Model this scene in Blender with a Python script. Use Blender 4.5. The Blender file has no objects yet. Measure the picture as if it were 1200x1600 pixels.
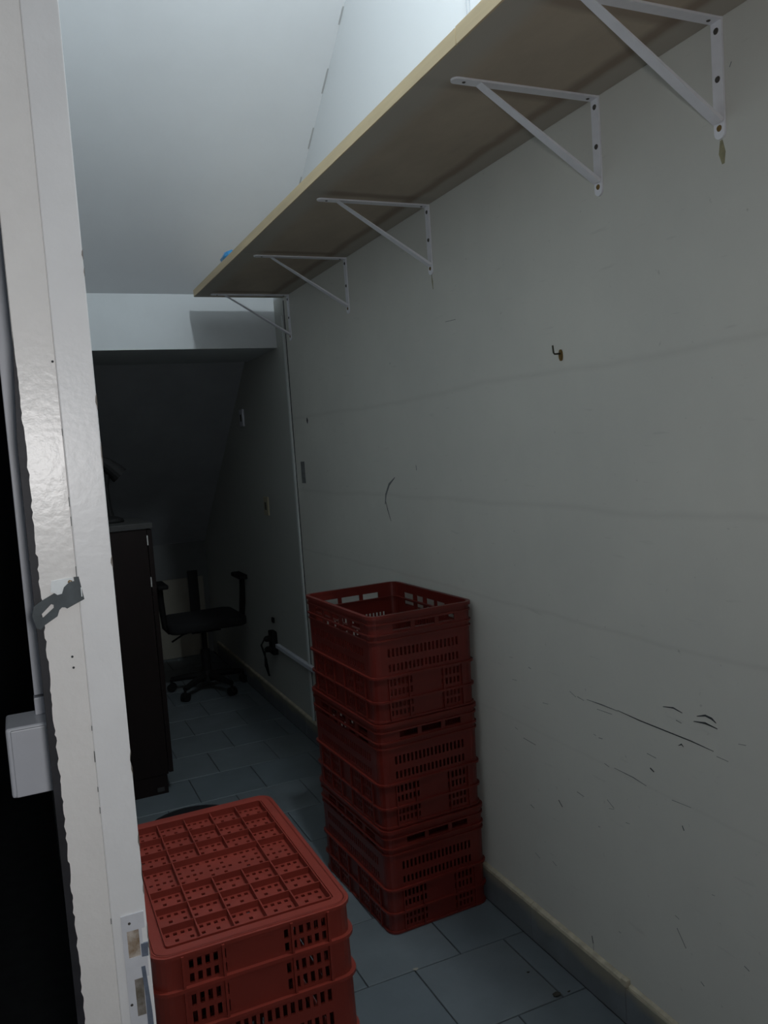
import bpy, bmesh, math, random
from mathutils import Vector, Matrix
random.seed(7)
S = bpy.context.scene
C = S.collection

# ------------------------------------------------------------------ camera
cam_d = bpy.data.cameras.new('camera')
cam = bpy.data.objects.new('camera', cam_d); C.objects.link(cam)
cam_d.sensor_fit = 'VERTICAL'; cam_d.sensor_height = 36.0
cam_d.lens = 1285.15 / 1600 * 36
cam_d.clip_start = 0.02
yaw, pit, rol = 0.418602, 0.080684, -0.068845
fw = Vector((math.sin(yaw)*math.cos(pit), math.cos(yaw)*math.cos(pit), -math.sin(pit)))
rt = Vector((math.cos(yaw), -math.sin(yaw), 0)); up = rt.cross(fw)
r2 = math.cos(rol)*rt + math.sin(rol)*up; u2 = -math.sin(rol)*rt + math.cos(rol)*up
R = Matrix((r2, u2, -fw)).transposed().to_4x4()
cam.matrix_world = Matrix.Translation((0, 0, 1.45)) @ R
S.camera = cam

# ------------------------------------------------------------------ world, lights, exposure
w = bpy.data.worlds.new('world'); S.world = w; w.use_nodes = True
w.node_tree.nodes['Background'].inputs[0].default_value = (0.55, 0.65, 0.8, 1)
w.node_tree.nodes['Background'].inputs[1].default_value = 0.002
S.view_settings.view_transform = 'Standard'; S.view_settings.look = 'None'
S.view_settings.exposure = 0.0; S.view_settings.gamma = 1.0
S.view_settings.use_curve_mapping = False

def lamp(name, loc, power, radius, col):
    d = bpy.data.lights.new(name, 'POINT'); d.energy = power; d.shadow_soft_size = radius; d.color = col
    o = bpy.data.objects.new(name, d); o.location = loc; C.objects.link(o); return o
lamp('closet_bulb_light', (0.72, 1.12, 3.34), 79.0, 0.06, (0.84, 0.94, 1.0))     # bare bulb high over the closet
lamp('camera_side_light', (0.045, -0.06, 1.47), 13.0, 0.035, (1.0, 0.98, 0.98))     # small added light right beside the camera, brightening the jamb

# ------------------------------------------------------------------ materials
def mat(name, col, rough=0.6, var=0.0, vscale=4.0, col2=None, bump=0.0, bscale=60.0, metal=0.0, spec=0.5, stretch=None):
    m = bpy.data.materials.new(name); m.use_nodes = True
    nt = m.node_tree; N = nt.nodes; L = nt.links; b = N['Principled BSDF']
    b.inputs['Base Color'].default_value = (*col, 1); b.inputs['Roughness'].default_value = rough
    b.inputs['Metallic'].default_value = metal; b.inputs['Specular IOR Level'].default_value = spec
    tc = N.new('ShaderNodeTexCoord'); src = tc.outputs['Object']
    if stretch:
        mp = N.new('ShaderNodeMapping'); mp.inputs['Scale'].default_value = stretch
        L.new(src, mp.inputs['Vector']); src = mp.outputs['Vector']
    if var or col2:
        n = N.new('ShaderNodeTexNoise'); n.inputs['Scale'].default_value = vscale; n.inputs['Detail'].default_value = 6
        n.inputs['Roughness'].default_value = 0.6
        L.new(src, n.inputs['Vector'])
        r = N.new('ShaderNodeValToRGB'); r.color_ramp.elements[0].position = 0.32; r.color_ramp.elements[1].position = 0.68
        c2 = col2 or tuple(c*(1-var) for c in col)
        r.color_ramp.elements[0].color = (*c2, 1); r.color_ramp.elements[1].color = (*col, 1)
        L.new(n.outputs['Fac'], r.inputs['Fac']); L.new(r.outputs['Color'], b.inputs['Base Color'])
        m['ramp'] = r.name
    if bump:
        n2 = N.new('ShaderNodeTexNoise'); n2.inputs['Scale'].default_value = bscale; n2.inputs['Detail'].default_value = 5
        L.new(src, n2.inputs['Vector'])
        bp = N.new('ShaderNodeBump'); bp.inputs['Strength'].default_value = bump; bp.inputs['Distance'].default_value = 0.004
        L.new(n2.outputs['Fac'], bp.inputs['Height']); L.new(bp.outputs['Normal'], b.inputs['Normal'])
    return m

M_ceil = mat('ceiling_paint', (0.72, 0.74, 0.76), 0.75, 0.06, 2.5, bump=0.08, bscale=30)
M_beam = mat('beam_paint', (0.60, 0.625, 0.635), 0.7, 0.08, 3, bump=0.1, bscale=30)
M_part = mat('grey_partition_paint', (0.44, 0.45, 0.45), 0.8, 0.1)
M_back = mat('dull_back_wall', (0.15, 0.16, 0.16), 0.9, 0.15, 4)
M_soffit = mat('dimmed_soffit', (0.36, 0.38, 0.40), 0.85, 0.15, 4)  # grey lowered so the colour itself deepens the recess shade
M_dark = mat('outer_darkness', (0.006, 0.007, 0.010), 0.7)  # near black put in for the darkness of the outer room
M_outer = mat('entry_paint', (0.25, 0.26, 0.28), 0.8, 0.1)
M_tile = mat('grey_tile', (0.115, 0.137, 0.150), 0.45, 0.22, 5.0, bump=0.05, bscale=90)
M_tile2 = mat('grey_tile_pale', (0.125, 0.145, 0.156), 0.45, 0.22, 6.0, bump=0.05, bscale=90)
M_grout = mat('grout', (0.03, 0.033, 0.035), 0.9, 0.3, 20)
M_skirt = mat('skirting_tile', (0.165, 0.182, 0.20), 0.45, 0.25, 9)
M_skirtcap = mat('skirting_mortar', (0.50, 0.45, 0.34), 0.8, 0.35, 25)
M_jamb = mat('jamb_gloss_paint', (0.85, 0.83, 0.805), 0.28, 0.06, 14, bump=0.10, bscale=110, spec=0.42)
M_jamb2 = mat('jamb_gloss_paint_cool', (0.85, 0.85, 0.85), 0.33, 0.05, 14, bump=0.08, bscale=110, spec=0.4)
M_black = mat('bare_black_edge', (0.022, 0.022, 0.028), 0.6, 0.5, 40)
M_steel = mat('dull_steel', (0.075, 0.09, 0.098), 0.55, 0.3, 60, metal=0.4)
M_bluegrey = mat('bare_bluegrey_metal', (0.16, 0.19, 0.25), 0.5, 0.3, 80)
M_white = mat('white_filler', (0.88, 0.92, 0.93), 0.6, 0.08, 60)
M_strike = mat('painted_strike', (0.68, 0.69, 0.73), 0.35, 0.08, 60)
M_mortise = mat('mortise_wood', (0.22, 0.14, 0.07), 0.8, col2=(0.60, 0.55, 0.50), vscale=70)
M_mortise2 = mat('mortise_wood_dark', (0.10, 0.08, 0.05), 0.8, col2=(0.30, 0.28, 0.26), vscale=60)
M_plastic = mat('white_plastic', (0.62, 0.64, 0.69), 0.4, 0.06, 20)
M_edge = mat('edge_band_wood', (0.68, 0.54, 0.33), 0.55, 0.18, 9, stretch=(1, 0.3, 4))
M_bracket = mat('bracket_white_enamel', (0.86, 0.86, 0.90), 0.4, 0.06, 30)
M_screw = mat('screw_dark', (0.10, 0.09, 0.08), 0.5, metal=0.5)
M_brass = mat('rusty_brass', (0.28, 0.17, 0.05), 0.5, 0.5, 120, metal=0.5)
M_hook = mat('hook_steel', (0.05, 0.045, 0.03), 0.5, metal=0.5)
M_red = mat('red_crate_plastic', (0.128, 0.014, 0.009), 0.36, 0.18, 9, bump=0.04, bscale=120)
M_red_lit = mat('lit_red_crate_plastic', (0.200, 0.026, 0.016), 0.40, 0.18, 9, bump=0.04, bscale=120)  # same crate red, raised to carry the light from the bulb
M_wood = mat('dark_cabinet_wood', (0.009, 0.005, 0.0045), 0.5, 0.3, 5, stretch=(6, 6, 0.6), spec=0.2)
M_woodtop = mat('cabinet_top_wood', (0.028, 0.028, 0.027), 0.6, 0.2, 8)
M_chair = mat('black_chair_plastic', (0.008, 0.008, 0.008), 0.7, spec=0.2)
M_fabric = mat('black_chair_fabric', (0.008, 0.008, 0.009), 0.95)
M_metal = mat('hinge_metal', (0.75, 0.75, 0.72), 0.25, metal=0.6)
M_blue = mat('blue_plastic', (0.06, 0.30, 0.62), 0.3, 0.3, 30)
M_beige = mat('beige_plate', (0.42, 0.38, 0.26), 0.5)
M_panel = mat('pale_board', (0.26, 0.245, 0.20), 0.7, 0.15, 5)
M_scuff = mat('scuff_graphite', (0.055, 0.06, 0.065), 0.9, 0.4, 60)
M_scuff2 = mat('scuff_faint', (0.22, 0.23, 0.23), 0.9, 0.4, 60)
M_rust = mat('rust_stain', (0.36, 0.33, 0.20), 0.9, 0.3, 60)
M_crack = mat('crack_dark', (0.42, 0.43, 0.43), 0.9)
M_strip = mat('strip_paint', (0.60, 0.625, 0.61), 0.5, 0.08, 10)
M_dirt = mat('dirt', (0.03, 0.027, 0.02), 0.9)
M_wire = mat('grey_wire', (0.35, 0.37, 0.40), 0.6)
M_bin = mat('black_bin', (0.004, 0.004, 0.005), 0.9, spec=0.1)

def smear_skirting(m):
    # mortar smeared unevenly over the upper half of the skirting tiles
    nt = m.node_tree; N = nt.nodes; L = nt.links; b = N['Principled BSDF']
    tc = N.new('ShaderNodeTexCoord'); sep = N.new('ShaderNodeSeparateXYZ'); L.new(tc.outputs['Object'], sep.inputs[0])
    n = N.new('ShaderNodeTexNoise'); n.inputs['Scale'].default_value = 7; n.inputs['Detail'].default_value = 4; L.new(tc.outputs['Object'], n.inputs['Vector'])
    a = N.new('ShaderNodeMath'); a.operation = 'MULTIPLY_ADD'; a.inputs[1].default_value = 0.09
    L.new(n.outputs['Fac'], a.inputs[0]); L.new(sep.outputs['Z'], a.inputs[2])
    mr = N.new('ShaderNodeMapRange'); mr.inputs['From Min'].default_value = 0.105; mr.inputs['From Max'].default_value = 0.135; mr.inputs['To Max'].default_value = 0.8
    L.new(a.outputs[0], mr.inputs['Value'])
    mx = N.new('ShaderNodeMix'); mx.data_type = 'RGBA'; mx.inputs['B'].default_value = (0.30, 0.275, 0.20, 1)
    L.new(mr.outputs[0], mx.inputs['Factor']); L.new(N[m['ramp']].outputs['Color'], mx.inputs['A']); L.new(mx.outputs['Result'], b.inputs['Base Color'])
smear_skirting(M_skirt)

def wall_material():
    m = mat('grimy_wall_paint', (0.66, 0.65, 0.59), 0.62, bump=0.08, bscale=40, col2=(0.60, 0.595, 0.545), vscale=2.2)
    nt = m.node_tree; N = nt.nodes; L = nt.links; b = N['Principled BSDF']; ramp = N[m['ramp']]
    tc = N.new('ShaderNodeTexCoord'); sep = N.new('ShaderNodeSeparateXYZ'); L.new(tc.outputs['Object'], sep.inputs[0])
    wob = N.new('ShaderNodeTexNoise'); wob.inputs['Scale'].default_value = 1.6; wob.inputs['Detail'].default_value = 3
    L.new(tc.outputs['Object'], wob.inputs['Vector'])
    zz = N.new('ShaderNodeMath'); zz.operation = 'MULTIPLY_ADD'; zz.inputs[1].default_value = 0.05
    L.new(wob.outputs['Fac'], zz.inputs[0]); L.new(sep.outputs['Z'], zz.inputs[2])
    cur = ramp.outputs['Color']
    # board joints showing through the paint
    for z0, wid, amt in ((1.625, 0.012, 0.10), (1.29, 0.012, 0.10), (1.005, 0.008, 0.10), (0.66, 0.006, 0.06)):
        d = N.new('ShaderNodeMath'); d.operation = 'SUBTRACT'; d.inputs[1].default_value = z0; L.new(zz.outputs[0], d.inputs[0])
        a = N.new('ShaderNodeMath'); a.operation = 'ABSOLUTE'; L.new(d.outputs[0], a.inputs[0])
        mr = N.new('ShaderNodeMapRange'); mr.inputs['From Min'].default_value = 0; mr.inputs['From Max'].default_value = wid
        mr.inputs['To Min'].default_value = amt; mr.inputs['To Max'].default_value = 0
        L.new(a.outputs[0], mr.inputs['Value'])
        mx = N.new('ShaderNodeMix'); mx.data_type = 'RGBA'; mx.inputs['B'].default_value = (0.20, 0.18, 0.16, 1)
        L.new(mr.outputs[0], mx.inputs['Factor']); L.new(cur, mx.inputs['A']); cur = mx.outputs['Result']
    # small specks, and streaks running along the wall low down
    for scale, st, lo, amt in ((55, (1, 1, 1), 0.72, 0.4), (9, (1, 1, 7), 0.68, 0.12), (28, (1, 1, 6), 0.74, 0.25)):
        mp = N.new('ShaderNodeMapping'); mp.inputs['Scale'].default_value = st; L.new(tc.outputs['Object'], mp.inputs['Vector'])
        n = N.new('ShaderNodeTexNoise'); n.inputs['Scale'].default_value = scale; n.inputs['Detail'].default_value = 3
        L.new(mp.outputs[0], n.inputs['Vector'])
        mr = N.new('ShaderNodeMapRange'); mr.inputs['From Min'].default_value = lo; mr.inputs['From Max'].default_value = lo + 0.08
        mr.inputs['To Min'].default_value = 0; mr.inputs['To Max'].default_value = amt
        L.new(n.outputs['Fac'], mr.inputs['Value'])
        mx = N.new('ShaderNodeMix'); mx.data_type = 'RGBA'; mx.inputs['B'].default_value = (0.20, 0.20, 0.19, 1)
        L.new(mr.outputs[0], mx.inputs['Factor']); L.new(cur, mx.inputs['A']); cur = mx.outputs['Result']
    # duller coat beyond the vertical strip, darkened further to deepen recess shade
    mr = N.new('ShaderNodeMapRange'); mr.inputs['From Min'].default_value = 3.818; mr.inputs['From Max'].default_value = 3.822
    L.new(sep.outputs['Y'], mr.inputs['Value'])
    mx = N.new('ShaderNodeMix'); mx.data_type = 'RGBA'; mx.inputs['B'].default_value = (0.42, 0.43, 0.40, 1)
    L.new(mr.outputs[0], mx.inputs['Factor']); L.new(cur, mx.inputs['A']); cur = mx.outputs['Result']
    # whiter, cooler tone above the shelf line
    mr = N.new('ShaderNodeMapRange'); mr.inputs['From Min'].default_value = 2.19; mr.inputs['From Max'].default_value = 2.21
    L.new(sep.outputs['Z'], mr.inputs['Value'])
    mx = N.new('ShaderNodeMix'); mx.data_type = 'RGBA'; mx.inputs['B'].default_value = (0.70, 0.72, 0.73, 1)
    L.new(mr.outputs[0], mx.inputs['Factor']); L.new(cur, mx.inputs['A']); cur = mx.outputs['Result']
    L.new(cur, b.inputs['Base Color'])
    return m
M_wall = wall_material()

BR_Y = (1.160, 1.505, 2.315, 3.010, 3.740)       # bracket positions along the wall
def shelf_material():
    # raw board underside: greyer beside the wall and brackets, browner fields with darker edge bands between them
    m = mat('raw_shelf_board', (0.52, 0.435, 0.33), 0.75, col2=(0.40, 0.33, 0.255), vscale=5, stretch=(1, 0.45, 1), bump=0.08, bscale=60)
    nt = m.node_tree; N = nt.nodes; L = nt.links; b = N['Principled BSDF']; cur = N[m['ramp']].outputs['Color']
    tc = N.new('ShaderNodeTexCoord'); sep = N.new('ShaderNodeSeparateXYZ'); L.new(tc.outputs['Object'], sep.inputs[0])
    wob = N.new('ShaderNodeTexNoise'); wob.inputs['Scale'].default_value = 9; L.new(tc.outputs['Object'], wob.inputs['Vector'])
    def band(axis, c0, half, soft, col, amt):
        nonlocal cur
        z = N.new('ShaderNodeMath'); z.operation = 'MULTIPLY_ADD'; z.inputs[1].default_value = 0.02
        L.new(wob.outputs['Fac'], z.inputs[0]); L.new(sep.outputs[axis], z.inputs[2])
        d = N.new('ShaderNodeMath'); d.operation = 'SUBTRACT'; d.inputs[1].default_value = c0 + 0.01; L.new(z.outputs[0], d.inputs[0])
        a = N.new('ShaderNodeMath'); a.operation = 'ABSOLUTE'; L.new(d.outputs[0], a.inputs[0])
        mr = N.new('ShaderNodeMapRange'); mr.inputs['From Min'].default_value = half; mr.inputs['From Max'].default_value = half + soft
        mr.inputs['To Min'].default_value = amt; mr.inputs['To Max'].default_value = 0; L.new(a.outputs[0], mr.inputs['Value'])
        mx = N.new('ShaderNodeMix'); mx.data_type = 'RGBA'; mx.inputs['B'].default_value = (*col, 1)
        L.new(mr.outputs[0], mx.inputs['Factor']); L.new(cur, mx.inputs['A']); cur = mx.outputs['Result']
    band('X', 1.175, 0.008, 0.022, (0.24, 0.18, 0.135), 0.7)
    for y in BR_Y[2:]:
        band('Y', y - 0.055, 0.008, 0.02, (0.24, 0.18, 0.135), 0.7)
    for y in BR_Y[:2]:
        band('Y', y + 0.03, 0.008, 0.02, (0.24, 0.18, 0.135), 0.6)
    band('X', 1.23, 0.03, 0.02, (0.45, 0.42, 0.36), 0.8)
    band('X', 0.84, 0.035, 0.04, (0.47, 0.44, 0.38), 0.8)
    L.new(cur, b.inputs['Base Color'])
    return m
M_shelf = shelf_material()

# ------------------------------------------------------------------ helpers
def box(bm, x0, x1, y0, y1, z0, z1):
    v = [bm.verts.new(p) for p in ((x0,y0,z0),(x1,y0,z0),(x1,y1,z0),(x0,y1,z0),(x0,y0,z1),(x1,y0,z1),(x1,y1,z1),(x0,y1,z1))]
    for f in ((0,3,2,1),(4,5,6,7),(0,1,5,4),(1,2,6,5),(2,3,7,6),(3,0,4,7)):
        bm.faces.new([v[i] for i in f])
    return v

def prism(bm, pts, axis, a0, a1):
    """extrude a polygon of 2-D points along one axis"""
    def P(p, a):
        return {'x': (a, p[0], p[1]), 'y': (p[0], a, p[1]), 'z': (p[0], p[1], a)}[axis]
    A = [bm.verts.new(P(p, a0)) for p in pts]; B = [bm.verts.new(P(p, a1)) for p in pts]
    bm.faces.new(A); bm.faces.new(B[::-1]); n = len(pts)
    for i in range(n):
        bm.faces.new((A[i], B[i], B[(i+1) % n], A[(i+1) % n]))

def tube(bm, pts, r, seg=10, caps=True):
    pts = [Vector(p) for p in pts]; rings = []; rs = r if isinstance(r, (list, tuple)) else [r]*len(pts)
    ref = None
    for i, p in enumerate(pts):
        d = (pts[min(i+1, len(pts)-1)] - pts[max(i-1, 0)]).normalized()
        a = (Vector((0,0,1)) if abs(d.z) < 0.9 else Vector((1,0,0))) if ref is None else ref
        u = (a - d*a.dot(d)).normalized(); ref = u; v = d.cross(u)
        rings.append([bm.verts.new(p + rs[i]*(math.cos(2*math.pi*k/seg)*u + math.sin(2*math.pi*k/seg)*v)) for k in range(seg)])
    for A, B in zip(rings, rings[1:]):
        for k in range(seg):
            bm.faces.new((A[k], A[(k+1) % seg], B[(k+1) % seg], B[k]))
    if caps:
        bm.faces.new(rings[0][::-1]); bm.faces.new(rings[-1])

def lathe(bm, prof, c, seg=24):
    rings = []
    for r, z in prof:
        rings.append([bm.verts.new((c[0]+r*math.cos(2*math.pi*k/seg), c[1]+r*math.sin(2*math.pi*k/seg), c[2]+z)) for k in range(seg)])
    for A, B in zip(rings, rings[1:]):
        for k in range(seg):
            bm.faces.new((A[k], A[(k+1) % seg], B[(k+1) % seg], B[k]))
    bm.faces.new(rings[0][::-1]); bm.faces.new(rings[-1])

def bevel(bm, w, seg=2):
    bmesh.ops.bevel(bm, geom=list(bm.edges), offset=w, segments=seg, profile=0.6, affect='EDGES', clamp_overlap=True)

def obj(name, bm, m, parent=None, smooth=False):
    bmesh.ops.recalc_face_normals(bm, faces=bm.faces)
    me = bpy.data.meshes.new(name); bm.to_mesh(me); bm.free()
    me.materials.append(m)
    if smooth:
        for p in me.polygons: p.use_smooth = True
    o = bpy.data.objects.new(name, me); C.objects.link(o)
    if parent: o.parent = parent
    return o

def tag(o, label, cat, group=None, kind=None):
    o['label'] = label; o['category'] = cat
    if group: o['group'] = group
    if kind: o['kind'] = kind
    return o

def thing(name, label, cat, loc=(0,0,0), group=None, kind=None):
    o = bpy.data.objects.new(name, None); C.objects.link(o); o.location = loc; o.empty_display_size = 0.1
    return tag(o, label, cat, group, kind)

def boxobj(name, dims, m, parent=None, bev=0.0):
    bm = bmesh.new(); box(bm, *dims)
    if bev: bevel(bm, bev)
    return obj(name, bm, m, parent)

def structbox(name, dims, m, label, cat):
    return tag(boxobj(name, dims, m), label, cat, kind='structure')

# ------------------------------------------------------------------ the room
WX = 1.249                       # right wall plane
ZBT, ZBB = 2.225, 1.968          # beam top / underside
YB0, YB1 = 3.973, 4.55           # beam front / back
YBACK = 6.13

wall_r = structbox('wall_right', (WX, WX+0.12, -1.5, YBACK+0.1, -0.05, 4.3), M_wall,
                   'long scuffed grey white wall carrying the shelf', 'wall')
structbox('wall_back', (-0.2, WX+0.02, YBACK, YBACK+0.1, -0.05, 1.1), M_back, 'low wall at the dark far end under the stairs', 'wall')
structbox('wall_left_recess', (0.02, 0.085, 3.98, YBACK+0.05, -0.05, 2.3), M_wood, 'unseen left wall of the recess, made dark against bounced light', 'wall')  # out of view; dark colour added to cut bounce into the recess
structbox('wall_left', (0.02, 0.085, 0.99, 3.978, -0.05, 4.3), M_part, 'partition wall behind the white door jamb', 'wall')
structbox('wall_front', (-1.6, WX+0.02, -1.6, -1.5, -0.05, 4.3), M_outer, 'wall of the entry room behind the camera', 'wall')
structbox('wall_outer', (-1.7, -1.6, -1.6, 4.6, -0.05, 4.3), M_dark, 'entry room wall coloured near black as darkness', 'wall')
structbox('wall_outer_end', (-1.6, 0.02, 4.5, 4.6, -0.05, 4.3), M_dark, 'end wall left of the white jamb, coloured near black as darkness', 'wall')

# sloping soffit of the stairs over the near part, and its flat top
bm = bmesh.new()
sl = (3.052 - ZBT) / (2.835 - YB0)
ytop = YB0 + (4.1 - ZBT) / sl
prism(bm, [(YB0+0.02, ZBT-0.015), (ytop, 4.1), (-1.6, 4.1), (-1.6, 4.2), (ytop+0.05, 4.2), (YB0+0.02, ZBT+0.12)], 'x', -1.65, WX+0.01)
ceil = tag(obj('ceiling', bm, M_ceil), 'white ceiling sloping down under the staircase', 'ceiling', kind='structure')
# hairline cracks where the slope meets the wall
for a, b_ in (((2.8513, 3.0381), (2.9046, 2.9967)), ((3.0383, 2.9069), (3.1209, 2.8576)), ((3.2397, 2.7676), (3.3177, 2.7062)), ((3.4261, 2.6373), (3.4599, 2.605))):
    bm = bmesh.new()
    ym, zm = (a[0]+b_[0])/2, (a[1]+b_[1])/2
    zc = lambda y: ZBT + (y-YB0)*sl
    w_ = 0.0015
    ya, yb_ = a[0]+0.0, b_[0]+0.0
    prism(bm, [(ya, zc(ya)-0.002), (ym, zc(ym)-0.002-w_), (yb_, zc(yb_)-0.002), (ym, zc(ym)+0.004)], 'x', WX-0.006, WX-0.0005)
    obj('crack', bm, M_crack, ceil)

# deep beam where the dark recess begins
bm = bmesh.new(); box(bm, 0.05, WX+0.005, YB0, YB1, ZBB, ZBT+0.25)
tag(obj('beam', bm, M_beam), 'white concrete beam spanning over the dark recess', 'beam', kind='structure')
# soffit of the recess
bm = bmesh.new()
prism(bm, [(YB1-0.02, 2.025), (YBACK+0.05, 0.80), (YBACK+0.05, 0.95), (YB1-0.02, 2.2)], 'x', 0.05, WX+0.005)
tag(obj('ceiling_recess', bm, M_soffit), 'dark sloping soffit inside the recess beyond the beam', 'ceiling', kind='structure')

# floor: bed + tiles in running bond
floor = structbox('floor', (-1.65, WX+0.02, -1.6, YBACK+0.05, -0.08, -0.004), M_grout, 'grey blue tiled floor of the narrow storage room', 'floor')
TP, GAP = 0.287, 0.0035
def tile_mesh(x0, x1, y0, y1, name, m):
    bm = bmesh.new(); box(bm, x0, x1, y0, y1, -0.004, 0.0)
    top = [e for e in bm.edges if all(v.co.z > -0.001 for v in e.verts)]
    bmesh.ops.bevel(bm, geom=top, offset=0.0012, segments=1, affect='EDGES')
    return obj(name, bm, m, floor)
row = 0; y = 1.69 - 3*TP*1.01
while y < YBACK:
    x = (1.165 if row % 2 else 1.025) + TP
    while x > 0.09:
        x0, x1 = max(x - TP + GAP/2, 0.09), min(x - GAP/2, WX-0.014)
        if x1 - x0 > 0.01:
            tile_mesh(x0, x1, y + GAP/2, min(y + TP*1.01 - GAP/2, YBACK), 'tile', random.choice((M_tile, M_tile2)))
        x -= TP
    y += TP*1.01; row += 1

# skirting tiles along the right wall with a mortar cap
base = bpy.data.objects.new('baseboard_right', None); C.objects.link(base); tag(base, 'grey tile skirting with mortar edge along the right wall', 'baseboard', kind='structure')
y = 1.534; k = 0
for y0, y1, h, cap in [(0.2, 0.86, 0.094, 0.008), (0.863, 1.531, 0.094, 0.008)] + [(1.534 + i*0.4, 1.534 + (i+1)*0.4 - 0.002, 0.100, 0.009) for i in range(11)]:
    y1 = min(y1, YBACK)
    boxobj('skirting_tile', (WX-0.013, WX-0.0005, y0, y1, 0.0, h), M_skirt, base, 0.0012)
    bm = bmesh.new(); n = 14
    off = 0.013 if y0 >= 1.5 else 0.009
    prism(bm, [(WX-0.0004, h-0.001), (WX-off, h-0.001), (WX-off+0.002, h+cap*0.7), (WX-0.0004, h+cap+0.003)], 'y', y0, y1)
    obj('mortar_edge', bm, M_skirtcap, base)
bm = bmesh.new(); box(bm, WX-0.016, WX-0.0005, 1.525, 1.545, 0.098, 0.116); bevel(bm, 0.003)
obj('mortar_lump', bm, M_skirtcap, base)

# joint strip that closes the wall panel
bm = bmesh.new(); box(bm, WX-0.010, WX-0.0003, 3.822, 3.842, 0.11, 2.10); bevel(bm, 0.002)
tag(obj('trim_1', bm, M_strip), 'thin pale vertical strip on the wall beside the beam', 'trim', kind='structure')
bm = bmesh.new(); box(bm, WX-0.0022, WX-0.0002, 3.812, 3.818, 0.11, 2.17)
obj('strip_gap', bm, M_scuff, wall_r)

# ------------------------------------------------------------------ wall marks
MARKS = [
    ([(2.69, 1.3322), (2.7442, 1.3059), (2.7791, 1.2673), (2.7908, 1.2311)], 0.010, 1),
    ([(2.7876, 1.2503), (2.7712, 1.2104), (2.7493, 1.171)], 0.004, 0),
    ([(1.6424, 0.7836), (1.5858, 0.7855), (1.5275, 0.7854)], 0.003, 1),
    ([(1.5274, 0.787), (1.4511, 0.7837), (1.37, 0.7836), (1.2951, 0.7835), (1.2342, 0.7807)], 0.0028, 0),
    ([(1.6038, 0.7694), (1.5491, 0.7716)], 0.003, 1),
    ([(1.3748, 0.8371), (1.3437, 0.8426), (1.3178, 0.8384)], 0.004, 0),
    ([(1.276, 0.843), (1.253, 0.8508), (1.236, 0.8488), (1.2246, 0.8427)], 0.004, 0),
    ([(1.2856, 0.8293), (1.2538, 0.8343), (1.2217, 0.8315)], 0.004, 0),
    ([(1.333, 0.7619), (1.3234, 0.7678), (1.318, 0.7638)], 0.003, 0),
    ([(1.7856, 0.4697), (1.7698, 0.4562)], 0.006, 0),
    ([(1.4241, 0.6811), (1.4121, 0.6763)], 0.009, 0),
    ([(1.3313, 0.5834), (1.3262, 0.574)], 0.006, 0),
    ([(1.2261, 0.7725), (1.1965, 0.7716)], 0.003, 1),
    ([(2.2463, 1.8134), (2.1825, 1.8106)], 0.004, 1),
    ([(2.513, 1.375), (2.5107, 1.3575)], 0.008, 1),
    ([(1.1357, 2.0878), (1.131, 2.0957)], 0.004, 1),
    ([(1.6701, 0.1493), (1.6663, 0.1304)], 0.008, 0),
    ([(1.6663, 0.1304), (1.6658, 0.1028)], 0.003, 1),
    ([(1.941, 0.5941), (1.8813, 0.5921)], 0.004, 1),
    ([(1.3599, 0.3347), (1.3349, 0.3007)], 0.005, 1),
    ([(1.5491, 0.6387), (1.4817, 0.6384), (1.4394, 0.6336)], 0.0025, 1),
    ([(1.3592, 0.6305), (1.3027, 0.6348)], 0.0025, 1),
]
def ribbon(pts, wid, m, name, parent, x=WX, th=0.0006):
    bm = bmesh.new(); n = len(pts); up_, lo = [], []
    for i, p in enumerate(pts):
        a = Vector(pts[min(i+1, n-1)]) - Vector(pts[max(i-1, 0)]); a.normalize(); nn = Vector((-a.y, a.x))
        ww = wid * (0.35 if i in (0, n-1) else 1.0) * (0.8 + 0.4*random.random())
        up_.append(Vector(p) + nn*ww/2); lo.append(Vector(p) - nn*ww/2)
    prism(bm, [tuple(q) for q in up_] + [tuple(q) for q in lo[::-1]], 'x', x-th, x+0.0002)
    return obj(name, bm, m, parent)
for pts, wd, f in MARKS:
    ribbon(pts, wd, (M_scuff, M_scuff2)[f], 'scuff_mark', wall_r)
for k in range(26):      # the scatter of small scuffs low on the wall
    yy, z = random.uniform(1.15, 2.0), random.uniform(0.16, 0.85)
    l = random.uniform(0.006, 0.03)
    ribbon([(yy, z), (yy-l, z-l*random.uniform(-0.3, 0.6))], random.uniform(0.0015, 0.004), M_scuff2, 'scuff_mark', wall_r)
ribbon([(1.160, 1.968), (1.159, 1.945), (1.157, 1.925)], 0.014, M_rust, 'rust_stain', wall_r)
ribbon([(2.316, 1.972), (2.314, 1.950), (2.312, 1.925)], 0.007, M_rust, 'rust_stain', wall_r)

# ------------------------------------------------------------------ shelf and brackets
ZS = 2.182; XF = 0.826
sh = thing('wall_shelf', 'long raw wooden shelf with pale front edge above the scuffed wall', 'shelf', (0, 0, 0))
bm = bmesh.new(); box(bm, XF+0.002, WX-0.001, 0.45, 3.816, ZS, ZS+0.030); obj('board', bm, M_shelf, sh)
boxobj('edge_band', (XF-0.0015, XF+0.002, 1.379, 3.816, ZS+0.0003, ZS+0.0305), M_edge, sh, 0.0005)
boxobj('edge_band', (XF-0.0025, XF+0.002, 0.45, 1.375, ZS-0.0008, ZS+0.0310), M_edge, sh, 0.0005)

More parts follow.
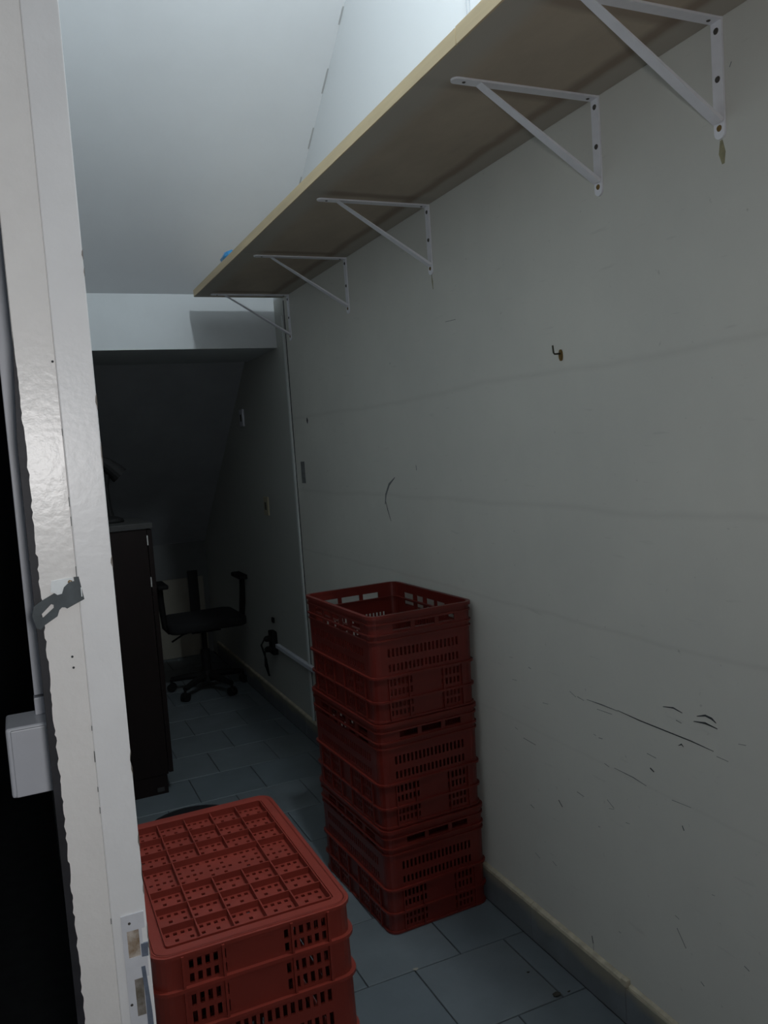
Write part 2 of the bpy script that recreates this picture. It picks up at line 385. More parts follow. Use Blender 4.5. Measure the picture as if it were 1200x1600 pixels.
blabels = ('white metal bracket nearest the camera, cut by the top of the photo',
           'second white shelf bracket from the camera, with three visible wall screws',
           'middle one of five white shelf brackets, rust streak below it',
           'second white shelf bracket from the far end of the shelf',
           'farthest white shelf bracket, beside the beam at the shelf end')
def make_bracket():
    t = thing('shelf_bracket', blabels[0], 'bracket', (WX, 0, ZS), 'white brackets under the shelf')
    hw = 0.0125
    bm = bmesh.new()       # wall arm with a rounded lower end
    pts = [(-hw, 0), (hw, 0), (hw, -0.200)] + [(hw*math.cos(a), -0.200 - hw*math.sin(a)) for a in [math.pi*i/8 for i in range(1, 8)]] + [(-hw, -0.200)]
    prism(bm, pts, 'x', -0.0045, -0.0003); obj('wall_arm', bm, M_bracket, t)
    bm = bmesh.new()
    pts = [(0, -hw), (0, hw), (-0.352, hw)] + [(-0.352 - hw*math.sin(a), hw*math.cos(a)) for a in [math.pi*i/8 for i in range(1, 8)]] + [(-0.352, -hw)]
    prism(bm, pts, 'z', -0.0048, -0.0005); obj('shelf_arm', bm, M_bracket, t)
    bm = bmesh.new()       # folded strut
    A = Vector((-0.300, 0, -0.005)); B = Vector((-0.004, 0, -0.178)); d = (B-A).normalized(); n = Vector((-d.z, 0, d.x))
    if n.z > 0: n = -n
    sec = [(-0.011, 0.0), (-0.011, 0.008), (0.011, 0.008), (0.011, 0.0)]
    ra = [bm.verts.new(A + Vector((0, s, 0)) + n*o_*0.12 + d*o_*1.6) for s, o_ in sec]; rb = [bm.verts.new(B + Vector((0, s, 0)) + n*o_) for s, o_ in sec]
    for i in range(4): bm.faces.new((ra[i], ra[(i+1) % 4], rb[(i+1) % 4], rb[i]))
    bm.faces.new(ra[::-1]); bm.faces.new(rb); obj('strut', bm, M_bracket, t)
    for z, mm in ((-0.021, M_screw), (-0.106, M_screw), (-0.193, M_brass)):
        bm = bmesh.new(); tube(bm, [(-0.0062, 0, z), (-0.0042, 0, z)], [0.0048, 0.0062], 12); obj('screw', bm, mm, t)
    for x in (-0.335, -0.022):
        bm = bmesh.new(); tube(bm, [(x, 0, -0.0060), (x, 0, -0.0045)], [0.0032, 0.0042], 10); obj('screw', bm, M_screw, t)
    return t
def dup(root, loc, label, rot=None):
    r = root.copy(); C.objects.link(r); r.location = loc; r['label'] = label
    if rot is not None: r.rotation_euler = rot
    for ch in list(root.children):
        c = ch.copy(); C.objects.link(c); c.parent = r
        for g in ch.children:
            d = g.copy(); C.objects.link(d); d.parent = c
    return r
br = make_bracket(); br.location = (WX, BR_Y[0], ZS)
for k in range(1, 5):
    dup(br, (WX, BR_Y[k], ZS), blabels[k])

# blue crumpled thing on the shelf
bm = bmesh.new()
bmesh.ops.create_icosphere(bm, subdivisions=2, radius=1)
rr = random.Random(3)
for v in bm.verts:
    v.co *= rr.uniform(0.72, 1.1); v.co = Vector((v.co.x*0.035, v.co.y*0.085, max(v.co.z, -0.75)*0.032))
bm.transform(Matrix.Translation((0.872, 3.30, ZS+0.030+0.025)))
tag(obj('plastic_wrapper', bm, M_blue), 'crumpled blue plastic wrapper lying on the shelf edge', 'wrapper')

# two thin wires hanging down behind the shelf edge
for i, yv in enumerate((1.942, 1.926)):
    bm = bmesh.new()
    tube(bm, [(1.200, yv+0.010*i, 4.095), (1.202, yv+0.004, 3.3), (1.200, yv, 2.7), (1.203, yv-0.003, 2.2125)], 0.0012, 6)
    tag(obj('hanging_wire', bm, M_wire), ('left' if i == 0 else 'right') + ' one of two thin grey wires hanging above the shelf', 'wire', 'thin wires above the shelf')

# hook screwed into the wall
hk = thing('wall_hook', 'small rusty brass hook screwed into the grey wall', 'hook', (WX, 1.675, 1.640))
bm = bmesh.new()
pts = [(0.0085*math.cos(a)*0.8, 0.014*math.sin(a)) for a in [2*math.pi*i/14 for i in range(14)]]
prism(bm, pts, 'x', -0.004, -0.0003); obj('plate', bm, M_brass, hk)
bm = bmesh.new(); tube(bm, [(-0.001, 0, 0.004), (-0.020, 0.000, 0.003), (-0.023, 0.000, 0.006), (-0.024, 0.001, 0.024)], 0.0022, 8); obj('hook_arm', bm, M_hook, hk)

# ------------------------------------------------------------------ plastic crates
CW, CL, CH = 0.346, 0.512, 0.319
def rrect(w_, l_, r, n=5):
    """closed rounded rectangle: list of (x, y, nx, ny)"""
    out = []
    for cx, cy, a0 in ((w_/2-r, -l_/2+r, -90), (w_/2-r, l_/2-r, 0), (-w_/2+r, l_/2-r, 90), (-w_/2+r, -l_/2+r, 180)):
        for i in range(n+1):
            a = math.radians(a0 + 90*i/n); out.append((cx+r*math.cos(a), cy+r*math.sin(a), math.cos(a), math.sin(a)))
    return out
def taper(z):                        # walls draw in slightly towards the bottom
    return 1.0 - 0.022*(1 - z/CH)
def ring(bm, z0, z1, o0, o1, r=0.028, lip=0.0):
    P = rrect(CW, CL, r); n = len(P); t0 = taper((z0+z1)/2)
    R4 = []
    for off, z in ((o0, z0), (o1, z0), (o1, z1), (o0, z1)):
        R4.append([bm.verts.new((x*t0+nx*off, y_*t0+ny*off, z)) for x, y_, nx, ny in P])
    for A, B in zip(R4, R4[1:] + R4[:1]):
        for k in range(n):
            bm.faces.new((A[k], A[(k+1) % n], B[(k+1) % n], B[k]))
def panel(bm, cols, zs, solid, t=0.004):
    """cols: list of (x, y, nx, ny); a lattice with real holes"""
    V = {}
    def vert(i, j, s):
        key = (i, j, s)
        if key not in V:
            x, y_, nx, ny = cols[i]; k = taper(zs[j])
            V[key] = bm.verts.new((x*k - nx*t*s, y_*k - ny*t*s, zs[j]))
        return V[key]
    nc, nz = len(cols)-1, len(zs)-1
    sol = lambda i, j: 0 <= i < nc and 0 <= j < nz and solid(i, j)
    for i in range(nc):
        for j in range(nz):
            if not sol(i, j): continue
            bm.faces.new((vert(i,j,0), vert(i+1,j,0), vert(i+1,j+1,0), vert(i,j+1,0)))
            bm.faces.new((vert(i,j,1), vert(i,j+1,1), vert(i+1,j+1,1), vert(i+1,j,1)))
            for di, dj, a, b_ in ((-1,0,(i,j),(i,j+1)), (1,0,(i+1,j+1),(i+1,j)), (0,-1,(i+1,j),(i,j)), (0,1,(i,j+1),(i+1,j+1))):
                if not sol(i+di, j+dj):
                    bm.faces.new((vert(*a,0), vert(*b_,0), vert(*b_,1), vert(*a,1)))
ZS_ = [f*CH for f in (0.0, 0.05, 0.10, 0.125, 0.175, 0.194, 0.24, 0.30, 0.33, 0.395, 0.423, 0.465, 0.535, 0.60, 0.68, 0.76, 0.84, 0.905, 1.0)]
SLOT_ROWS = {1: 'side', 3: 'side', 6: 'side', 8: 'side', 11: 'all', 13: 'all', }
WIN_ROW = 16                          # handle windows just under the rim
def wall_cols(p0, p1, nrm, n_slots, margin):
    """columns along a straight side: margin, slot, bar, slot ..."""
    p0, p1 = Vector(p0), Vector(p1); Ln = (p1-p0).length; d = (p1-p0).normalized()
    pos = [0.0]; kinds = []
    pitch = (Ln - 2*margin)/n_slots
    pos.append(margin); kinds.append(('bar', 0.0))
    for k in range(n_slots):
        s0 = margin + pitch*k
        pos.append(s0 + pitch*0.55); kinds.append(('slot', (s0+pitch*0.3)/Ln))
        pos.append(s0 + pitch); kinds.append(('bar', (s0+pitch*0.8)/Ln))
    pos.append(Ln); kinds.append(('bar', 1.0))
    return [((p0+d*s).x, (p0+d*s).y, nrm[0], nrm[1]) for s in pos], kinds
def end_panel_bm(sign):
    r = 0.028; bm = bmesh.new()
    st, kinds = wall_cols((-CW/2+r, -CL/2), (CW/2-r, -CL/2), (0, -1), 18, 0.022)
    arcL = [(-CW/2+r-r*math.cos(a), -CL/2+r-r*math.sin(a), -math.cos(a), -math.sin(a)) for a in [math.radians(90*i/5) for i in range(5)]]
    arcR = [(CW/2-r+r*math.sin(a), -CL/2+r-r*math.cos(a), math.sin(a), -math.cos(a)) for a in [math.radians(90*i/5) for i in range(1, 6)]]
    cols = arcL + st + arcR; K = [('arc', 0)]*5 + kinds + [('arc', 1)]*5
    if sign > 0: cols = [(-x, -y_, -nx, -ny) for x, y_, nx, ny in cols]
    def solid(i, j):
        k, u = K[i]
        if j == WIN_ROW and k != 'arc' and 0.14 < u < 0.88: return abs(u-0.38) < 0.02 or abs(u-0.66) < 0.02
        if k == 'slot' and j in SLOT_ROWS and (SLOT_ROWS[j] == 'all' or not 0.33 < u < 0.67): return False
        return True
    panel(bm, cols, ZS_, solid); return bm
def side_panel_bm(sign):
    r = 0.028; bm = bmesh.new()
    cols, K = wall_cols((CW/2, -CL/2+r), (CW/2, CL/2-r), (1, 0), 26, 0.03)
    if sign < 0: cols = [(-x, -y_, -nx, -ny) for x, y_, nx, ny in cols]
    def solid(i, j):
        k, u = K[i]
        if j in (WIN_ROW, WIN_ROW-1) and 0.12 < u < 0.9: return any(abs(u-c) < 0.022 for c in (0.27, 0.42, 0.58, 0.73))
        if k == 'slot' and j in SLOT_ROWS and (j > 9 or not 0.36 < u < 0.64): return False
        return True
    panel(bm, cols, ZS_, solid); return bm
COLW = [0.0]; 
def base_parts():
    """bottom: wide rounded border, sunk perforated trays, thin crossing ribs"""
    t0 = taper(0); w_, l_ = CW*t0, CL*t0; mg = 0.026
    xs = [-w_/2+mg + (w_-2*mg)*i/5 for i in range(6)]
    wts = [1, 1, 1, 1.55, 1, 1, 1]; tot = sum(wts); ys = [-l_/2+mg]
    for q in wts: ys.append(ys[-1] + (l_-2*mg)*q/tot)
    # plate with holes, sunk 14 mm from the bottom
    gx, kx = [xs[0]], []
    for a, b_ in zip(xs, xs[1:]):
        c = (b_-a)
        for i in range(4):
            gx += [a + c*(0.10+0.22*i), a + c*(0.10+0.22*i+0.115)]; kx += ['b', 'h']
        gx.append(b_); kx.append('b')
    gy, ky = [ys[0]], []
    for q, (a, b_) in enumerate(zip(ys, ys[1:])):
        c = (b_-a); n = 5 if q == 3 else 3
        lo_, hi_ = 0.30, 0.66
        for i in range(n):
            gy += [a + c*(i+lo_)/n, a + c*(i+hi_)/n]; ky += ['b', 'h%d' % (i % 2)]
        gy.append(b_); ky.append('b')
    bm = bmesh.new(); V = {}
    def vert(i, j, s):
        if (i, j, s) not in V: V[(i, j, s)] = bm.verts.new((gx[i], gy[j], 0.012 + 0.003*s))
        return V[(i, j, s)]
    nx_, ny_ = len(gx)-1, len(gy)-1
    def sol(i, j):
        if not (0 <= i < nx_ and 0 <= j < ny_): return False
        if kx[i] == 'h' and ky[j] != 'b':
            par = ((i // 2) % 2)
            return False if (ky[j][1] == '0' or par) else True
        return True
    for i in range(nx_):
        for j in range(ny_):
            if not sol(i, j): continue
            bm.faces.new((vert(i,j,0), vert(i,j+1,0), vert(i+1,j+1,0), vert(i+1,j,0)))
            bm.faces.new((vert(i,j,1), vert(i+1,j,1), vert(i+1,j+1,1), vert(i,j+1,1)))
            for di, dj, a, b_ in ((-1,0,(i,j),(i,j+1)), (1,0,(i+1,j+1),(i+1,j)), (0,-1,(i+1,j),(i,j)), (0,1,(i,j+1),(i+1,j+1))):
                if not sol(i+di, j+dj): bm.faces.new((vert(*a,0), vert(*b_,0), vert(*b_,1), vert(*a,1)))
    plate = bm
    # border
    bm = bmesh.new(); P = rrect(w_, l_, 0.026); n = len(P)
    Q = rrect(w_-2*mg, l_-2*mg, 0.006); rings = []
    for src, z in ((P, 0.0015), (rrect(w_-0.006, l_-0.006, 0.024), 0.0), (rrect(w_-2*mg+0.010, l_-2*mg+0.010, 0.009), 0.0), (rrect(w_-2*mg+0.008, l_-2*mg+0.008, 0.008), 0.003),
                   (rrect(w_-2*mg+0.004, l_-2*mg+0.004, 0.007), 0.003), (rrect(w_-2*mg+0.004, l_-2*mg+0.004, 0.007), -0.002), (Q, -0.002), (Q, 0.014), (P, 0.014)):
        rings.append([bm.verts.new((p[0], p[1], z)) for p in src])
    for A, B in zip(rings, rings[1:] + rings[:1]):
        for k in range(n): bm.faces.new((A[k], A[(k+1) % n], B[(k+1) % n], B[k]))
    border = bm
    ribs = []
    for yv in ys[1:-1]:
        b2 = bmesh.new(); box(b2, xs[0], xs[-1], yv-0.0011, yv+0.0011, -0.0005, 0.0135); ribs.append(b2)
    for i, xv in enumerate(xs[1:-1]):
        for a, b_ in (((ys[0], ys[3]), (ys[4], ys[-1])) if i in (1, 2) else ((ys[0], ys[-1]),)):
            b2 = bmesh.new(); box(b2, xv-0.0011, xv+0.0011, a, b_, -0.0005, 0.0135); ribs.append(b2)
    return plate, border, ribs
def make_crate(m):
    t = thing('plastic_crate', 'crate', 'crate', (0,0,0), 'red slotted plastic crates')
    for s in (-1, 1):
        obj('end_panel', end_panel_bm(s), m, t); obj('side_panel', side_panel_bm(s), m, t)
    bm = bmesh.new(); ring(bm, CH-0.010, CH, -0.006, 0.006); obj('rim', bm, m, t)
    bm = bmesh.new(); ring(bm, CH*0.835, CH*0.845, -0.012, -0.002); obj('inner_lip', bm, m, t)
    for f, o_, h in ((0.92, 0.0045, 0.005), (0.82, 0.0055, 0.005), (0.765, 0.0045, 0.005), (0.423, 0.0075, 0.006), (0.194, 0.0075, 0.006), (0.012, 0.005, 0.006)):
        bm = bmesh.new(); ring(bm, f*CH-h/2, f*CH+h/2, -0.001, o_); obj('rib', bm, m, t)
    for sx in (-1, 1):                # little uprights on the long sides
        for k in range(6):
            yv = -CL/2 + CL*(k+0.8)/6.6
            bm = bmesh.new()
            x = sx*CW/2*0.99
            box(bm, min(x, x+sx*0.0055), max(x, x+sx*0.0055), yv-0.002, yv+0.002, 0.012*CH, 0.423*CH); obj('upright', bm, m, t)
    for sy in (-1, 1):
        for xx in (-0.36, -0.17, 0.17, 0.36):
            bm = bmesh.new(); y_ = sy*CL/2*0.985
            box(bm, xx*CW-0.002, xx*CW+0.002, min(y_, y_+sy*0.006), max(y_, y_+sy*0.006), 0.012*CH, 0.423*CH); obj('upright', bm, m, t)
    plate, border, ribs = base_parts()
    obj('base_plate', plate, m, t); obj('base_border', border, m, t)
    for b2 in ribs: obj('base_rib', b2, m, t)
    return t
# three crates against the wall
cr = make_crate(M_red)
SX, SY, SR = 1.050, 2.412, math.radians(2.5)
cr['label'] = 'red plastic crate at the bottom of the three by the wall'
cr.location = (SX, SY, 0.001); cr.rotation_euler = (0, 0, SR)
dup(cr, (SX-0.001, SY+0.002, 0.0015+CH+0.001), 'red plastic crate in the middle of the three by the wall', (0, 0, SR+0.004))
dup(cr, (SX+0.001, SY+0.001, 0.001+2*CH+0.003), 'red plastic crate open on top of the three by the wall', (0, 0, SR-0.004))
# two crates by the jamb, the upper one upside down
NX, NY = 0.304, 1.608
lower = dup(cr, (NX, NY, 0.001), 'red plastic crate under the upside down one beside the jamb', (0, 0, 0.0))
upper = dup(cr, (NX, NY, 0.002+2*CH), 'upside down red crate showing its perforated base beside the jamb', (math.pi, 0, 0.0))

for o in (lower, upper): o.scale = (1.025, 1.068, 1.0)      # a slightly larger model
for c in upper.children:                                     # upturned crate gets a brighter red, bulb light put into its colour
    c.material_slots[0].link = 'OBJECT'; c.material_slots[0].material = M_red_lit

# ------------------------------------------------------------------ door jamb
JY = 0.95
dj = bpy.data.objects.new('door_1', None); C.objects.link(dj); dj.location = (0.05, JY, 0)
tag(dj, 'white gloss painted door jamb with ragged dark edge in the foreground', 'door frame', kind='structure')
def child(name, bm, m, par=dj):
    bm.transform(Matrix.Translation((-0.05, -JY, 0))); return obj(name, bm, m, par)
bm = bmesh.new(); box(bm, 0.0125, 0.0522, JY, JY+0.045, 0, 2.6); bevel(bm, 0.0008, 1); child('jamb_board', bm, M_jamb)
bm = bmesh.new(); box(bm, 0.0520, 0.0900, JY-0.0010, JY+0.045, 0, 2.6); bevel(bm, 0.0014, 2); child('jamb_board', bm, M_jamb2)
# ragged bare edge on the outer side
rg = random.Random(11); L_, R_ = [], []
z = 0.0
while z < 1.60:
    k = min(1.0, (1.60 - z)/0.12)
    L_.append((0.0135 - 0.0068*k, z)); R_.append((0.0130 + (0.0012 + rg.uniform(-0.0011, 0.0013))*k, z)); z += rg.uniform(0.003, 0.009)
bm = bmesh.new()
va = [bm.verts.new((a[0], JY-0.0006, a[1])) for a in L_]; vb = [bm.verts.new((a[0], JY-0.0006, a[1])) for a in R_]
vc = [bm.verts.new((a[0], JY+0.03, a[1])) for a in L_]; vd = [bm.verts.new((min(a[0], 0.0128), JY+0.03, a[1])) for a in R_]
for i in range(len(va)-1):
    for A, B in ((va, vb), (vb, vd), (vd, vc), (vc, va)):
        bm.faces.new((A[i], B[i], B[i+1], A[i+1]))
child('bare_edge', bm, M_black)
# chips along the inner edge
for k in range(16):
    zc = rg.choice((rg.uniform(0.83, 1.12), rg.uniform(0.83, 1.05), rg.uniform(1.2, 1.7))); h = rg.uniform(0.004, 0.014); d = rg.uniform(0.0008, 0.0022)
    bm = bmesh.new(); prism(bm, [(0.0903, zc-h), (0.0903-d, zc-h*0.2), (0.0903-d*0.7, zc+h*0.5), (0.0903, zc+h)], 'y', JY-0.0016, JY+0.004); child('paint_chip', bm, M_mortise2)
for k in range(10):
    zc = rg.uniform(0.83, 1.5); h = rg.uniform(0.002, 0.006)
    bm = bmesh.new(); prism(bm, [(0.0514, zc-h), (0.0522, zc-h), (0.0524, zc+h), (0.0516, zc+h)], 'y', JY-0.0016, JY+0.002); child('paint_chip', bm, M_scuff2)
# bent metal keeper with a slot, white filler beside it
LATCH = [(0.0485,1.331),(0.0537,1.331),(0.0573,1.3058),(0.0389,1.2979),(0.0371,1.2995),(0.0339,1.3),(0.0311,1.2976),(0.0285,1.291),(0.015,1.2832),(0.0108,1.279),(0.0065,1.2811),(0.0035,1.2954),(0.0063,1.3047),(0.0123,1.3087),(0.0277,1.3162),(0.0307,1.3137),(0.0353,1.3145),(0.0378,1.3212),(0.0435,1.326),(0.0488,1.3267)]
SLOT = [(0.0123,1.2948),(0.0234,1.305),(0.0259,1.3039),(0.0256,1.3005),(0.0145,1.2917),(0.0121,1.2927)]
bm = bmesh.new(); edges = []
for loop in (LATCH, SLOT):
    vs = [bm.verts.new((p[0], JY-0.0040, p[1])) for p in loop]
    edges += [bm.edges.new((vs[i], vs[(i+1) % len(vs)])) for i in range(len(vs))]
bmesh.ops.triangle_fill(bm, edges=edges, use_beauty=True)
ext = bmesh.ops.extrude_face_region(bm, geom=list(bm.faces))
bmesh.ops.translate(bm, vec=(0, 0.0018, 0), verts=[v for v in ext['geom'] if isinstance(v, bmesh.types.BMVert)])
kp = child('keeper_plate', bm, M_steel); kp['label'] = 'dull grey slotted metal keeper'
FILL = [(0.0259,1.3293),(0.0474,1.3307),(0.0483,1.3264),(0.0408,1.3239),(0.0361,1.3147),(0.0314,1.3132),(0.0284,1.3157),(0.0241,1.3177)]
bm = bmesh.new(); prism(bm, FILL, 'y', JY-0.0016, JY+0.001); child('white_filler', bm, M_white)
bm = bmesh.new(); tube(bm, [(0.0430, JY-0.003, 1.3262), (0.0455, JY-0.003, 1.3250), (0.0462, JY-0.003, 1.3270), (0.0440, JY-0.003, 1.3278), (0.0425, JY-0.003, 1.3258)], 0.0008, 6); child('loose_spring', bm, M_brass)
bm = bmesh.new(); box(bm, 0.0545, 0.0555, JY-0.0046, JY-0.0038, 1.309, 1.319); child('keeper_nick', bm, M_white)
for x, z in ((0.0393, 1.244), (0.0395, 1.2318), (0.0492, 1.5629)):
    bm = bmesh.new(); tube(bm, [(x, JY-0.0008, z), (x, JY+0.001, z)], 0.0013, 8); child('nail_hole', bm, M_scuff)
# strike plate with two openings over the mortise
gx = [0.0620, 0.0670, 0.0705, 0.0800, 0.0835, 0.0870]; gz = [0.770, 0.818, 0.863, 0.889, 0.921, 0.940]
bm = bmesh.new()
for i in range(5):
    for j in range(5):
        if (j == 3 and i in (1, 2)) or (j == 1 and i == 2): continue
        if i == 4 and (j == 3 or j == 1): continue
        box(bm, gx[i], gx[i+1], JY-0.0028, JY-0.0010, gz[j], gz[j+1])
bmesh.ops.remove_doubles(bm, verts=bm.verts, dist=0.00005)
sp = child('strike_plate', bm, M_strike); sp['label'] = 'white painted strike plate with two openings'
bm = bmesh.new(); box(bm, 0.0668, 0.0802, JY-0.0015, JY-0.0004, 0.8885, 0.9215); child('mortise', bm, M_mortise)
bm = bmesh.new(); box(bm, 0.0703, 0.0802, JY-0.0015, JY-0.0004, 0.8175, 0.8635); child('mortise', bm, M_mortise2)
for P_ in ([(0.0809,0.9028),(0.0888,0.9023),(0.0880,0.8866),(0.0809,0.8874)], [(0.0790,0.876),(0.0835,0.876),(0.0866,0.82),(0.0868,0.78),(0.0802,0.78),(0.0806,0.84)]):
    bm = bmesh.new(); prism(bm, P_, 'y', JY-0.0031, JY-0.001); child('bare_metal_patch', bm, M_bluegrey)
for x, z in ((0.0707, 0.930), (0.0650, 0.8345)):
    bm = bmesh.new(); tube(bm, [(x, JY-0.0034, z), (x, JY-0.0026, z)], [0.0013, 0.0018], 10); child('screw', bm, M_screw)

# junction box and conduit on the outer side
jb = thing('junction_box', 'white plastic junction box fixed on the dark side of the jamb', 'electrical box', (-0.012, 1.085, 1.062))
bm = bmesh.new(); box(bm, -0.0260, 0.0315, -0.030, 0.035, 0.0, 0.085); bevel(bm, 0.004, 3); obj('body', bm, M_plastic, jb)
bm = bmesh.new(); box(bm, -0.0205, 0.0310, -0.0345, -0.0298, 0.002, 0.0825); bevel(bm, 0.0012, 2); obj('cover', bm, M_plastic, jb)
cd = thing('conduit', 'slim white cable duct running down to the junction box', 'conduit', (0.004, 1.10, 1.147))
bm = bmesh.new(); box(bm, -0.0070, 0.0125, -0.006, 0.010, 0.025, 1.3); bevel(bm, 0.0012, 2); obj('duct', bm, M_plastic, cd)
bm = bmesh.new(); box(bm, -0.0078, 0.0130, -0.008, 0.011, 0.0005, 0.022); bevel(bm, 0.0015, 2); obj('coupling', bm, M_plastic, cd)

# ------------------------------------------------------------------ dark cabinet with lamp on it
cb = thing('cabinet', 'dark brown wooden cabinet in the gloom behind the jamb', 'cabinet', (0.31, 3.84, 0))
X0, X1, Y0, Y1 = -0.21, 0.205, -0.225, 0.225
boxobj('plinth', (X0+0.01, X1-0.028, Y0+0.004, Y1-0.01, 0.0, 0.085), M_wood, cb)
boxobj('body', (X0, X1-0.022, Y0, Y1, 0.085, 1.165), M_wood, cb, 0.002)
boxobj('top', (X0, X1+0.004, Y0-0.006, Y1+0.006, 1.165, 1.190), M_woodtop, cb, 0.002)
d1 = boxobj('door', (X1-0.020, X1, Y0+0.002, -0.001, 0.09, 1.160), M_wood, cb, 0.0015)
d2 = boxobj('door', (X1-0.020, X1, 0.001, Y1-0.002, 0.09, 1.160), M_wood, cb, 0.0015)
for dd, yv in ((d1, -0.03), (d2, 0.03)):
    bm = bmesh.new(); tube(bm, [(X1+0.001, yv, 0.62), (X1+0.022, yv, 0.625), (X1+0.022, yv, 0.715), (X1+0.001, yv, 0.72)], 0.004, 8); obj('handle', bm, M_screw, dd)
for zc in (1.115, 0.935):
    boxobj('hinge', (X1-0.0235, X1-0.0185, Y0-0.0035, Y0+0.004, zc-0.021, zc+0.021), M_metal, cb, 0.001)
boxobj('plinth_tag', (X1-0.075, X1-0.045, Y0+0.0015, Y0+0.0042, 0.012, 0.030), M_woodtop, cb)

lp = thing('desk_lamp', 'small black desk lamp standing on the dark cabinet', 'lamp', (0.375, 3.83, 1.1905))
bm = bmesh.new(); lathe(bm, [(0.055, 0.0), (0.057, 0.006), (0.050, 0.018), (0.018, 0.030)], (0, 0, 0)); obj('base', bm, M_chair, lp)
bm = bmesh.new(); tube(bm, [(0, 0, 0.026), (-0.006, 0, 0.09), (-0.010, 0, 0.16), (-0.002, 0, 0.215)], [0.016, 0.012, 0.013, 0.016], 10); obj('stem', bm, M_chair, lp)
bm = bmesh.new(); tube(bm, [(-0.028, 0, 0.282), (0.0, 0, 0.262), (0.028, 0, 0.236), (0.056, 0, 0.206)], [0.018, 0.030, 0.036, 0.040], 16); obj('head', bm, M_chair, lp)

# ------------------------------------------------------------------ office chair in the recess
ch = thing('office_chair', 'black swivel office chair with armrests in the dark recess', 'chair', (0.985, 5.10, 0))
bm = bmesh.new(); tube(bm, [(0,0,0.065), (0,0,0.11), (0,0,0.13)], [0.05, 0.045, 0.03], 16); obj('hub', bm, M_chair, ch)
for k in range(5):
    a = math.radians(-65 + 72*k); dx, dy = math.cos(a), math.sin(a); q = 0.235
    bm = bmesh.new(); tube(bm, [(dx*0.03, dy*0.03, 0.10), (dx*q*0.6, dy*q*0.6, 0.09), (dx*q, dy*q, 0.075)], [0.024, 0.020, 0.015], 8); sp_ = obj('spoke', bm, M_chair, ch)
    px_, py_ = -dy, dx
    bm = bmesh.new()
    for s in (-1, 1):
        c0 = Vector((dx*q + px_*0.012*s, dy*q + py_*0.012*s, 0.0265)); tube(bm, [c0 - Vector((px_, py_, 0))*0.008, c0 + Vector((px_, py_, 0))*0.008], 0.026, 14)
    tube(bm, [(dx*q, dy*q, 0.035), (dx*q, dy*q, 0.075)], 0.008, 8)
    obj('caster', bm, M_chair, sp_)
bm = bmesh.new(); tube(bm, [(0,0,0.12), (0,0,0.26)], 0.028, 12); tube(bm, [(0,0,0.26), (0,0,0.40)], 0.016, 12); obj('gas_column', bm, M_chair, ch)
bm = bmesh.new(); box(bm, -0.09, 0.09, -0.10, 0.12, 0.385, 0.415); bevel(bm, 0.008, 2); obj('mechanism', bm, M_chair, ch)
bm = bmesh.new(); tube(bm, [(-0.05, -0.02, 0.395), (-0.14, -0.06, 0.385), (-0.21, -0.08, 0.355)], 0.006, 8); obj('lever', bm, M_chair, ch)
bm = bmesh.new()
prof = [(-0.20, -0.215), (0.20, -0.215), (0.235, -0.18), (0.225, 0.17), (0.18, 0.215), (-0.18, 0.215), (-0.225, 0.17), (-0.235, -0.18)]
prism(bm, prof, 'z', 0.415, 0.475); bevel(bm, 0.022, 3)
obj('seat', bm, M_fabric, ch, True)
bm = bmesh.new(); box(bm, -0.032, 0.032, 0.20, 0.218, 0.40, 0.735); bevel(bm, 0.007, 2); obj('back_bar', bm, M_chair, ch)
for s in (-1, 1):
    bm = bmesh.new(); tube(bm, [(s*0.10, -0.02, 0.408), (s*0.215, -0.03, 0.408), (s*0.238, -0.04, 0.44), (s*0.252, -0.06, 0.60), (s*0.255, -0.07, 0.690)], [0.014, 0.016, 0.018, 0.020, 0.020], 8); ar = obj('armrest_post', bm, M_chair, ch)
    bm = bmesh.new(); box(bm, s*0.245-0.032, s*0.245+0.032, -0.16, 0.06, 0.688, 0.715); bevel(bm, 0.010, 3); obj('armrest_pad', bm, M_chair, ar)

# board leaning on the far wall
bm = bmesh.new(); box(bm, 0.55, 1.205, 6.085, 6.105, 0.0, 0.58); bevel(bm, 0.002, 1)
tag(obj('leaning_board', bm, M_panel), 'pale board against the far wall behind the office chair', 'board')

# black bin behind the upside-down crate
bn = thing('waste_bin', 'black lidded round bin half hidden behind the upside down crate', 'bin', (0.325, 2.022, 0.001))
bm = bmesh.new(); lathe(bm, [(0.090, 0.0), (0.114, 0.515), (0.117, 0.533)], (0, 0, 0), 28); obj('body', bm, M_bin, bn)
bm = bmesh.new(); lathe(bm, [(0.121, 0.525), (0.121, 0.540), (0.100, 0.547), (0.02, 0.549)], (0, 0, 0), 28); obj('lid', bm, M_bin, bn)

# ------------------------------------------------------------------ small electrical things on the far wall
def plate(name, label, y0, y1, z0, z1, th, m, inner=None):
    t = thing(name, label, 'wall plate', (WX, (y0+y1)/2, z0))
    hy, h = (y1-y0)/2, z1-z0
    bm = bmesh.new(); box(bm, -th, -0.0005, -hy, hy, 0, h); bevel(bm, min(0.003, th*0.3), 2); obj('cover', bm, m, t)
    bm = bmesh.new(); box(bm, -th-0.0015, -th+0.001, -hy*0.4, hy*0.4, h*0.3, h*0.7); obj('insert', bm, inner or M_screw, t)
    return t
plate('wall_plate', 'pale wall plate high on the right wall in the recess', 4.70, 4.775, 1.615, 1.715, 0.012, M_plastic)
plate('wall_plate', 'beige switch plate at mid height on the recess wall', 4.33, 4.41, 1.112, 1.215, 0.010, M_beige)
plate('blank_plate', 'narrow grey blank plate right of the vertical strip', 3.685, 3.735, 1.298, 1.400, 0.003, M_scuff2, M_scuff2)
ribbon([(3.602, 1.600), (3.600, 1.588), (3.601, 1.574)], 0.022, M_scuff, 'scuff_mark', wall_r)
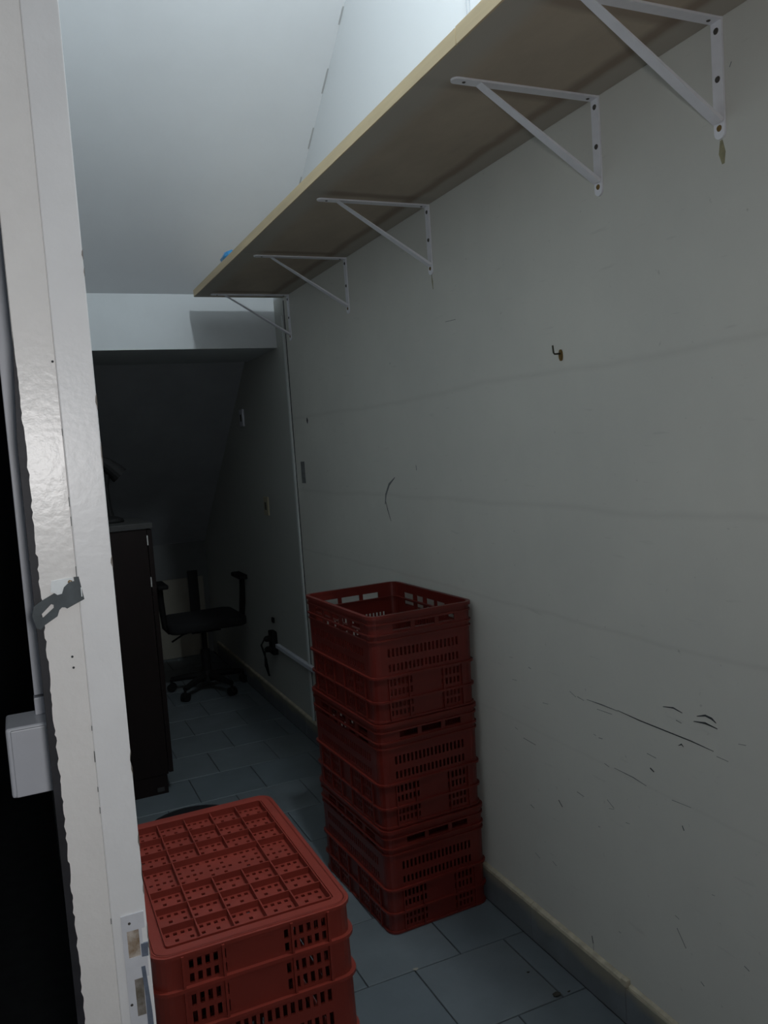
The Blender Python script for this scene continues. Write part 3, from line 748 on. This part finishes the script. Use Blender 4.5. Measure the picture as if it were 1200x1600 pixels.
# low duct with sockets and black plugs
bm = bmesh.new(); box(bm, WX-0.022, WX-0.0005, 3.20, 4.36, 0.376, 0.398); bevel(bm, 0.003, 2)
tag(obj('low_duct', bm, M_plastic), 'white cable duct along the wall behind the crate stack', 'conduit')
sk = thing('wall_socket', 'wall socket with black plugs and cable at the end of the low duct', 'socket', (WX, 4.42, 0.30))
bm = bmesh.new(); box(bm, -0.030, -0.0005, -0.04, 0.04, 0.03, 0.16); bevel(bm, 0.004, 2); obj('body', bm, M_chair, sk)
for z in (0.06, 0.12):
    bm = bmesh.new(); tube(bm, [(-0.030, 0, z), (-0.055, 0, z), (-0.066, 0, z-0.004)], [0.018, 0.017, 0.010], 10); obj('plug', bm, M_chair, sk)
bm = bmesh.new(); tube(bm, [(-0.066, 0, 0.118), (-0.085, 0, 0.09), (-0.06, 0.01, 0.0), (-0.045, 0.03, -0.10), (-0.07, 0.0, -0.03), (-0.066, 0, 0.056)], 0.005, 8); obj('cable', bm, M_chair, sk)
bm = bmesh.new(); box(bm, -0.012, -0.0005, -0.015, 0.015, 0.205, 0.235); bevel(bm, 0.003, 1); obj('cap', bm, M_chair, sk)

# ------------------------------------------------------------------ crumbs on the floor
def crumb(name, label, cx, cy, r, m, n=9, flat=0.35, seed=1):
    bm = bmesh.new(); g = random.Random(seed)
    bmesh.ops.create_icosphere(bm, subdivisions=1, radius=1)
    for v in bm.verts:
        q = g.uniform(0.6, 1.2); v.co = Vector((v.co.x*r*q, v.co.y*r*q*0.7, (v.co.z+1)*r*flat*q))
    bm.transform(Matrix.Translation((cx, cy, 0.0002)))
    return tag(obj(name, bm, m), label, 'debris')
crumb('dirt_clump', 'dark dirt clump on the floor tiles near the skirting', 1.150, 1.70, 0.014, M_dirt, seed=2)
crumb('dirt_crumb', 'tiny dark crumb right of the dirt clump', 1.187, 1.698, 0.005, M_dirt, seed=3)
crumb('dirt_crumb', 'tiny dark crumb in the middle of a near floor tile', 1.141, 1.815, 0.006, M_dirt, seed=4)
crumb('paper_scrap', 'tiny pale scrap on the floor joint before the crate stack', 0.882, 1.981, 0.008, M_panel, seed=5, flat=0.2)
